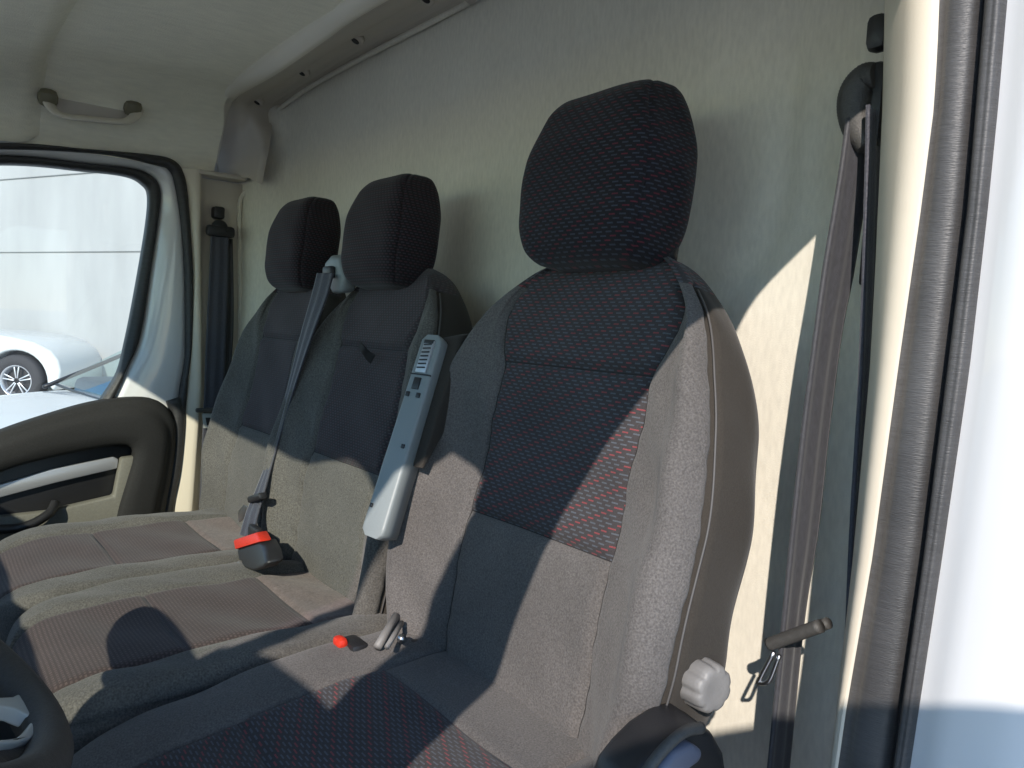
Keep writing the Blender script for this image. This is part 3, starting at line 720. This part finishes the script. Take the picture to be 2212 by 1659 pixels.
pl = loft('armrest', rows, M_grey, ds)
def ap(u, t, o=0.0):
    a = A0 + (A1 - A0) * u; b = B0 + (B1 - B0) * u; return a + (b - a) * t + nn * o
def aq(u0, u1, t0, t1): return [ap(u0, t0, -.002), ap(u1, t0, -.002), ap(u1, t1, -.002), ap(u0, t1, -.002)]
for (u0, u1, t0, t1, m_, nm, o) in ((.25, .75, .035, .20, M_silver, 'vent_insert', .0045), (.25, .72, .03, .05, M_black, 'slot', .005), (.30, .62, .225, .285, M_black, 'slot', .004), (.12, .28, .30, .325, M_black, 'slot', .004), (.62, .80, .30, .325, M_black, 'slot', .004), (.66, .8, .555, .575, M_black, 'slot', .004), (.10, .22, .855, .875, M_black, 'slot', .004)):
    prism(nm, aq(u0, u1, t0, t1), nn * o, m_, pl, bevel=.0008)
for i in range(7): prism('vent_slat', [ap(u, .055 + i * .02 + q, .003) for u, q in ((.32, 0), (.68, -.004), (.68, .002), (.32, .006))], nn * .0012, M_black, pl, bevel=0)
prism('joint_line', aq(.02, .98, .205, .212), nn * .0028, M_black, pl, bevel=0)
# padded side of the armrest
C0 = A1 + np.array([.014, .020, .004]); C1 = C0 + np.array([-.01, .075, .0]); D0 = A1 + (B1 - A1) * .66 + np.array([.013, .020, 0]); D1 = D0 + np.array([-.004, .008, 0])
rows, n2 = bar(C0, C1, D0, D1, .036)
loft('padded_cover', rows, M_side, pl)

# recliner knob and lower side cover on the driver seat
def disc_gear(name, c, axis, r0, r1, depth, flutes, m, parent):
    axis = np.array(axis, float); axis /= np.linalg.norm(axis)
    a = np.cross(axis, Z); a /= np.linalg.norm(a); b = np.cross(axis, a); vs = []; fs = []; N = 120
    prof = [(0, 1.02), (.15, 1.03), (.72, 1.0), (.9, .95), (.97, .86), (1.0, .72), (.985, .5), (.97, 0.05)]
    for h, k in prof:
        for j in range(N):
            th = 2 * math.pi * j / N; w = .5 + .5 * math.cos(th * flutes); fl = (1 - .085 * (w ** 3) * (1 if k > .8 else .25))
            vs.append(np.array(c) + axis * depth * h + (a * math.cos(th) + b * math.sin(th)) * r0 * k * fl)
    for i in range(len(prof) - 1):
        for j in range(N): fs.append((i * N + j, i * N + (j + 1) % N, (i + 1) * N + (j + 1) % N, (i + 1) * N + j))
    fs.append(tuple((len(prof) - 1) * N + j for j in range(N)))
    return raw(name, vs, fs, m, parent)
kc = P(1545, 1492, x=.785)
disc_gear('recliner_knob', kc + np.array([-.028, 0.003, 0]), (1, -.12, 0.02), 0.0225, .03, .030, 8, M_knob, ds)
tube('knob_collar', [kc + np.array([-.075, .006, -.002]), kc + np.array([-.026, .003, 0])], [.018, .018], M_black, ds, 20)
sc_ = [P(a, b, x=.80) for a, b in ((1340, 1760), (1358, 1700), (1392, 1655), (1430, 1615), (1480, 1580), (1515, 1570), (1545, 1588), (1568, 1630), (1578, 1700), (1560, 1850), (1340, 1850))]
prism('side_cover', sc_, (-.05, .012, 0), M_black, ds, bevel=.008, seg=3)
tube('cover_rim', catmull([P(a, b, x=.803) for a, b in ((1372, 1720), (1400, 1662), (1440, 1612), (1480, 1580), (1515, 1572))], 6), .005, M_dgrey, ds, 8)
prism('recliner_lever', [P(a, b, x=.812) for a, b in ((1415, 1720), (1430, 1665), (1462, 1628), (1500, 1608), (1522, 1622), (1515, 1648), (1482, 1672), (1462, 1730))], (-.02, 0, 0), M_sill, ds, bevel=.006, seg=3)

# ================================================================== BELTS
pb = thing('passenger_seat_belt', 'dark belt hanging on the far pillar beside the passenger door', 'seat belt')
bx = -.925
ribbon('webbing', [P(475, 505, x=bx), P(472, 600, x=bx), P(467, 720, x=bx), P(461, 880, x=bx), P(452, 1094, x=bx), P(440, 1300, x=bx)], [Y * 1 + X * .15] * 6, [.046, .048, .05, .05, .052, .052], .003, M_webd, pb)
ribbon('webbing_return', [P(490, 515, x=-.94), P(492, 700, x=-.945), P(480, 880, x=-.945), P(455, 1300, x=-.945)], [Y * 1 + X * .15] * 4, .03, .003, M_black, pb)
box('guide_loop', P(476, 500, x=-.925), (.022, .075, .030), M_black, pb, bevel=.010)
tube('guide_bolt', [P(474, 492, x=-.955), P(474, 492, x=-.918)], [.022, .020], M_black, pb, 18)
box('height_slot', P(471, 460, x=-.952), (.03, .030, .032), M_black, pb, bevel=.006)
box('belt_stop', P(449, 886, x=-.915), (.016, .062, .012), M_dgrey, pb, bevel=.004)
tp = [P(a, b, x=-.918) for a, b in ((437, 893), (463, 893), (461, 925), (440, 925))]
tg = prism('latch_tongue', tp, (-.003, 0, 0), M_bez, pb, bevel=.001)
prism('tongue_hole', [P(a, b, x=-.9165) for a, b in ((444, 902), (457, 902), (455, 919), (447, 919))], (-.001, 0, 0), M_black, tg, bevel=0)

mb = thing('middle_seat_belt', 'belt running from grey guide between far headrests down to red buckle', 'seat belt')
mpts = [P(703, 590, y=.592), P(690, 640, y=.585), P(664, 720, y=.572), P(626, 850, y=.556), P(592, 970, y=.530), P(561, 1065, y=.500), P(545, 1110, y=.484), P(533, 1160, y=.462)]
PV, VV = X * .37 + Y * .93, X * .93 - Y * .37
msd = [PV * a + VV * math.sqrt(1 - a * a) for a in (.66, .62, .5, .3, .22, .40, .52, .60)]
ribbon('webbing', mpts, msd, [.040, .042, .040, .034, .034, .038, .040, .040], .0025, M_webd, mb)
gpts = [P(a, b, y=.610) for a, b in ((698, 568), (712, 552), (732, 555), (742, 600), (736, 634), (716, 636), (700, 604))]
bt = prism('belt_guide', gpts, (.0, .03, .005), M_grey, bench, bevel=.008, seg=3)
box('mouth', P(711, 588, y=.606), (.036, .014, .022), M_black, bt, bevel=.005)
bm_ = P(555, 1075, y=.490)
box('belt_stop', bm_, (.062, .016, .012), M_black, mb, rot=Matrix.Rotation(math.radians(-18), 3, 'Y') , bevel=.004)
prism('latch_tongue', [P(a, b, y=.505) for a, b in ((518, 1105), (530, 1090), (538, 1094), (530, 1120), (520, 1128))], (.0, -.004, 0), M_metal, mb, bevel=.001)

bk = thing('seat_belt_buckle', 'black buckle with red button standing on the bench between the far seats', 'buckle')
def P2(a, b): return P(a, b, y=.435 + (1234 - b) * .0003)
bb = [P2(a, b) for a, b in ((509, 1186), (562, 1170), (572, 1190), (577, 1215), (566, 1228), (545, 1234), (524, 1228), (514, 1210))]
prism('body', bb, (.003, .028, .003), M_black, bk, bevel=.006, seg=3)
prism('red_button', [P2(a, b) - Y * .004 for a, b in ((507, 1166), (556, 1150), (566, 1170), (511, 1187))], (.001, .022, .001), M_red, bk, bevel=.004)
box('socket', P2(536, 1156) + np.array([0, .012, 0]), (.040, .014, .030), M_black, bk, bevel=.005)
tube('stalk', [P2(520, 1215), P2(517, 1245)], .006, M_knob, bk, 8)

db = thing('driver_buckle', 'red buckle button peeping up between bench cushion and driver seat', 'buckle')
o = box('button', P(735, 1387, z=1.088), (.022, .014, .014), M_red, db, bevel=.006)
box('buckle_body', P(735, 1387, z=1.088) + np.array([.006, .016, -.026]), (.040, .024, .056), M_black, db, bevel=.006)
for k, (a, b, c, d_) in enumerate(((856, 1330, 815, 1398), (868, 1345, 836, 1398))):
    p0, p1 = P(a, b, y=.50), P(c, d_, y=.455)
    tube('hinge_bar', [p0, p1], .0055 if k == 0 else .0035, M_knob, ds, 8)
box('hinge_bracket', P(885, 1392, y=.51), (.036, .02, .02), M_black, ds, bevel=.006)
tube('hinge_bolt', [P(868, 1380, y=.487), P(868, 1380, y=.480)], .006, M_metal, ds, 12)

drb = thing('driver_seat_belt', 'grey belt running from near pillar guide down beside the driver seat', 'seat belt')
dpts = [P(1858, 262, y=.705), P(1841, 400, y=.70), P(1812, 580, y=.695), P(1789, 720, y=.69), P(1762, 930, y=.686), P(1738, 1150, y=.682), P(1713, 1350, y=.68), P(1682, 1659, y=.68), P(1660, 1900, y=.68)]
dsd = [X * .08 + Y] * 3 + [X * .0 + Y] * 3 + [X * -.12 + Y] * 3
ribbon('webbing', dpts, dsd, [.040, .044, .046, .046, .046, .046, .046, .046, .046], .003, M_web, drb, n=14)
ribbon('return_webbing', [P(1888, 240, y=.70), P(1884, 420, y=.70), P(1872, 800, y=.695), P(1852, 1150, y=.69), P(1838, 1500, y=.69)], [X * .25 - Y] * 5, .046, .003, M_webd, drb)
# ribbed guide: D ring covered by a ridged bulb
gc = catmull([P(1893, 165, y=.70), P(1872, 172, y=.70), P(1853, 200, y=.70), P(1848, 240, y=.70), P(1856, 285, y=.70), P(1874, 318, y=.70)], 16)
rad = [.007 + .0095 * math.sin(math.pi * min(1, .15 + .8 * i / len(gc))) + .0006 * (i % 2) for i in range(len(gc))]
tube('ribbed_guide', gc, rad, M_dgrey, drb, 14)
box('guide_mount', P(1896, 225, y=.71), (.02, .025, .075), M_black, drb, bevel=.01)
box('upper_cap', P(1899, 72, y=.70), (.020, .02, .034), M_black, drb, bevel=.010)
box('lower_clip', P(1872, 560, y=.715), (.008, .012, .05), M_black, drb, bevel=.003)
# stop + tongue
s0, s1 = P(1662, 1392, y=.655), P(1772, 1352, y=.655)
tube('belt_stop', catmull([s0, s0 + (s1 - s0) * .25, s0 + (s1 - s0) * .6, s1], 6), [.0065] * 19, M_dgrey, drb, 12)
tube('belt_stop', catmull([s0 + Y * .014, s0 + (s1 - s0) * .25 + Y * .016, s0 + (s1 - s0) * .6 + Y * .016, s1 + Y * .014], 6), [.0055] * 19, M_dgrey, drb, 12)
bpy.data.objects[drb.name]
lt = [P(a, b, y=.652) for a, b in ((1672, 1408), (1640, 1470), (1643, 1476), (1662, 1470), (1684, 1415))]
tube('latch_tongue', catmull(lt, 5), .0022, M_metal, drb, 8)

# ================================================================== STEERING WHEEL
sw = thing('steering_wheel', 'dark steering wheel with pale spokes cut off at the lower left', 'steering wheel')
wc = np.array([.503, -.062, 1.272]); tl = math.radians(40)
e1 = X; e2 = np.array([0, math.cos(tl), -math.sin(tl)]); en = np.cross(e1, e2); en = -en if en[2] < 0 else en
def wp(r, th, o=0): return wc + e1 * r * math.cos(th) + e2 * r * math.sin(th) + en * o
tube('rim', [wp(.19, 2 * math.pi * i / 72) for i in range(72)], .018, M_dgrey, sw, 14, closed=True)
def spoke(th, w0, w1, m_, nm='spoke', r0=.06, r1=.182, o=-.004):
    rows = []
    for i in range(9):
        t = i / 8; r = r0 + (r1 - r0) * t; w = w0 + (w1 - w0) * t; r_ = []
        for k in (-1, -.9, -.5, 0, .5, .9, 1):
            r_.append(wp(r, th + k * w / r / 2, o + .006 * (1 - abs(k) ** 3)))
        for k in (1, 0, -1): r_.append(wp(r, th + k * w / r / 2, o - .012))
        r_.append(r_[0]); rows.append(r_)
    return loft(nm, rows, m_, sw)
def Pw(px, py, o=0):
    d = ray(px, py); t = ((wc + en * o - CAM) @ en) / (d @ en); return CAM + t * d
SP = [(-70, 1505), (0, 1505), (28, 1504), (50, 1493), (66, 1471), (72, 1458), (88, 1480), (98, 1506), (103, 1532), (98, 1559), (88, 1578), (66, 1594), (37, 1602), (0, 1605), (-70, 1605),
      (-70, 1597), (0, 1596), (33, 1594), (55, 1578), (70, 1556), (63, 1543), (33, 1530), (0, 1524), (-70, 1512)]
prism('silver_bezel', [Pw(a, b, .006) for a, b in SP], -en * .012, M_bez, sw, bevel=.0025, seg=3)
prism('lower_cover', [Pw(a, b, .0) for a, b in ((-80, 1602), (40, 1600), (90, 1583), (112, 1560), (122, 1610), (118, 1700), (-80, 1760))], -en * .014, M_dgrey, sw, bevel=.004)
for th in (0, math.radians(58)): spoke(th, .05, .035, M_dgrey)
rows = []
for k, (r, o) in enumerate(((.0, .03), (.045, .028), (.066, .02), (.075, .0), (.07, -.03))): rows.append([wp(max(r, .001), 2 * math.pi * j / 40, o) for j in range(41)])
loft('airbag_hub', rows, M_dgrey, sw)
tube('steering_column', [wc - en * .02, wc - en * .40], .04, M_black, sw, 16)

# ================================================================== OUTSIDE: wall and cars
wd = np.array([-.909, -.416, 0.]); wn = np.array([.416, -.909, 0.])
w0 = P(150, 500, dist=15.0); w0[2] = 0
wall = thing('concrete_wall', 'pale concrete panel wall behind the parked cars', 'wall')
def wall_z(px, py):
    d = ray(px, py); t = ((w0 - CAM) @ wn) / (d @ wn); return float((CAM + t * d)[2])
j1, j2 = wall_z(150, 546), wall_z(130, 380)
for k, (z0, z1) in enumerate(((0, j1 - .012), (j1 + .012, j2 - .014), (j2 + .014, j2 + 2.2))):
    for j in range(-3, 4):
        a = w0 + wd * (j * 12 + 8); b = w0 + wd * (j * 12 + 19.98)
        prism('wall_panel', [a + Z * z0, b + Z * z0, b + Z * z1, a + Z * z1], -wn * .15, M_conc, wall, bevel=.012, seg=1)
raw('wall_backing', [w0 - wd * 24 - wn * .03, w0 + wd * 60 - wn * .03, w0 + wd * 60 - wn * .03 + Z * 5.0, w0 - wd * 24 - wn * .03 + Z * 5.0], [(0, 1, 2, 3)], M_conc, wall, False)

def make_wheel(parent, c, ax, R=.33, w=.22, spokes=5):
    ax = np.array(ax, float); ax /= np.linalg.norm(ax); a = np.cross(ax, Z); a /= np.linalg.norm(a); b = np.cross(a, ax); c = np.array(c, float)
    def lathe(name, prof, m_, par, N=40):
        rows = [[c + ax * h + (a * math.cos(2 * math.pi * j / N) + b * math.sin(2 * math.pi * j / N)) * r for j in range(N + 1)] for h, r in prof]
        return loft(name, rows, m_, par)
    wl = lathe('wheel', [(-w / 2, .23), (-w / 2, R - .03), (-w / 2 + .03, R), (w / 2 - .03, R), (w / 2, R - .03), (w / 2, .24), (w / 2 - .02, .225)], M_tyre, parent)
    lathe('rim', [(w / 2 - .01, .235), (w / 2 - .015, .215), (w / 2 - .08, .205), (w / 2 - .12, .19)], M_alloy, wl)
    lathe('brake_disc', [(w / 2 - .11, .20), (w / 2 - .11, .01)], M_black, wl)
    for k in range(spokes):
        for da in (-.16, .16):
            th = 2 * math.pi * k / spokes + .3
            def sp(r, t): return c + ax * (w / 2 - .03) + (a * math.cos(t) + b * math.sin(t)) * r
            prism('spoke', [sp(.04, th + da * 1.5 - .2), sp(.215, th + da - .045), sp(.215, th + da + .045), sp(.04, th + da * 1.5 + .2)], -ax * .02, M_alloy, wl, bevel=.003)
    return wl

def make_car(root, origin, fwd, prof, halfw, glass_z, wheels, hood_crown=.04):
    """body lofted from a side outline; prof: list of (u forward, z top) ; fwd: unit vector"""
    fwd = np.array(fwd, float); fwd /= np.linalg.norm(fwd); sd = np.cross(Z, fwd); o = np.array(origin, float)
    up = catmull([(u, z, 0) for u, z in prof], 8)
    rows = []
    for u, z, _ in up:
        endk = min(1, min(u - up[0][0], up[-1][0] - u) / .35 + .02); hw = halfw * (.80 + .2 * math.sqrt(max(0, min(1, endk))))
        r = []
        top = z; belt = min(z - .02, .93)
        for s_ in (1, -1):
            seq = [(hw * .93, .22), (hw * .99, .32), (hw, .55), (hw * .985, belt - .12), (hw * .95, belt)]
            if top > 1.0: seq += [(hw * .93, belt + .02), (hw * (.93 - .25 * (top - belt) / .5), top - .06), (hw * (.60), top - .005)]
            else: seq += [(hw * .90, belt + .012), (hw * .75, top + .0), (hw * .5, top + .012)]
            if s_ == -1: seq = seq[::-1]
            for w_, zz in seq: r.append(o + fwd * u + sd * w_ * s_ + Z * zz)
        rows.append(r)
    return rows, fwd, sd, o
# near car: hood and windscreen seen through the window
near = thing('near_parked_car', 'white car with raked windscreen parked right beside the passenger door', 'car', 'white cars parked by the wall')
nf = np.array([.125, -.99, 0]); nf /= np.linalg.norm(nf)
ns_ = np.array([-nf[1], nf[0], 0])   # towards +x side
if ns_[0] < 0: ns_ = -ns_
no = P(120, 832, x=-3.45) + ns_ * .74; no[2] = 0
def nc(u, w, z): return no + nf * u + ns_ * w + Z * z
zb = P(120, 832, x=-3.45)[2]
slope_top = P(272, 742, x=-4.1)
# hood: lofted sheet with crown
rows = []
for u in np.linspace(-.05, 1.25, 14):
    z = zb + .004 - .20 * (max(u, 0) / 1.25) ** 1.6; r = []
    for w_ in np.linspace(-.86, .86, 17):
        dz = -.06 * abs(w_ / .8) ** 3 - .14 * max(0, (abs(w_) - .70) / .16) ** 2
        r.append(nc(u, w_, z + dz + .012 * math.exp(-((abs(w_) - .5) / .05) ** 2)))
    r.append(nc(u, .90, z - .3)); r.append(nc(u, .90, .3)); rows.append(r)
hood = loft('bonnet', rows, M_carw, near)
# windscreen pillar, glass and dashboard
top_u, top_z = -1.05, zb + .60
loft('windscreen', [[nc(0 + (top_u) * t, w_ * (1 - .18 * t), zb + .015 + (top_z - zb) * t) for w_ in np.linspace(-.73, .73, 6)] for t in np.linspace(0, 1, 6)], M_cglass, near)
for sg in (1, -1): tube('windscreen_pillar', catmull([nc(.04, sg * .76, zb - .005), nc(0, sg * .74, zb + .015), nc(top_u * .5, sg * .68, zb + .27), nc(top_u, sg * .60, top_z)], 6), .011, M_black, near, 8)
tube('cowl_strip', catmull([nc(.0, -.74, zb + .006), nc(.02, -.4, zb + .004), nc(.03, 0, zb + .002), nc(.02, .4, zb + .004), nc(.0, .74, zb + .006)], 6), .007, M_black, near, 8)
loft('roof', [[nc(u, w_, top_z + .05 * math.sin((-u - 1.05) / 1.4 * math.pi)) for w_ in np.linspace(-.6, .6, 6)] for u in np.linspace(-1.05, -2.4, 8)], M_carw, near)
loft('door_panel', [[nc(u, .80, .3), nc(u, .86, .6), nc(u, .80, zb - .06)] for u in np.linspace(.1, -2.4, 8)], M_carw, near)
box('dashboard', nc(-.34, 0, zb - .03), (1.38, .55, .16), M_cari, near, rot=Matrix.Rotation(math.atan2(nf[1], nf[0]) + math.pi / 2, 3, 'Z'), bevel=.04)
for w_ in (.38, -.38): box('front_seat', nc(-1.4, w_, zb + .05), (.46, .16, .7), M_cari, near, rot=Matrix.Rotation(math.atan2(nf[1], nf[0]) + math.pi / 2, 3, 'Z'), bevel=.06)
make_wheel(near, nc(.75, .80, .33), ns_)
make_wheel(near, nc(-1.85, .80, .33), ns_)
# far car: front wing with wheel
far = thing('far_parked_car', 'white car with alloy wheel parked further off by the concrete wall', 'car', 'white cars parked by the wall')
fc = P(40, 822, z=.39); fc_axis = np.array([.80, -.60, 0.])
ff = np.cross(Z, fc_axis)
if (RW.T @ ff)[0] < 0: ff = -ff      # towards picture right = car's end
zoff = .01
def fp(u, w_, z): return np.array([fc[0], fc[1], 0]) + ff * u * 1.13 + fc_axis * w_ + Z * z * 1.13
ang = np.linspace(math.pi, 0, 17)
arch = [(.40 * math.cos(a), .34 + .40 * math.sin(a)) for a in ang]
outline = [(-2.6, .22), (-.50, .22)] + [(u, z) for u, z in arch] + [(.48, .22), (.56, .35), (.58, .5), (.54, .64), (.44, .76), (.22, .86), (-.1, .92), (-.6, .96), (-2.6, 1.0)]
prism('wing_panel', [fp(u, .0 + .08, z) for u, z in outline], -fc_axis * 1.7, M_carw, far, bevel=.05, seg=3)
make_wheel(far, fp(0, -.03, .345), fc_axis, R=.385)
prism('wheel_well', [fp(u * .99, -.15, z) for u, z in arch], -fc_axis * .05, M_black, far, bevel=0)
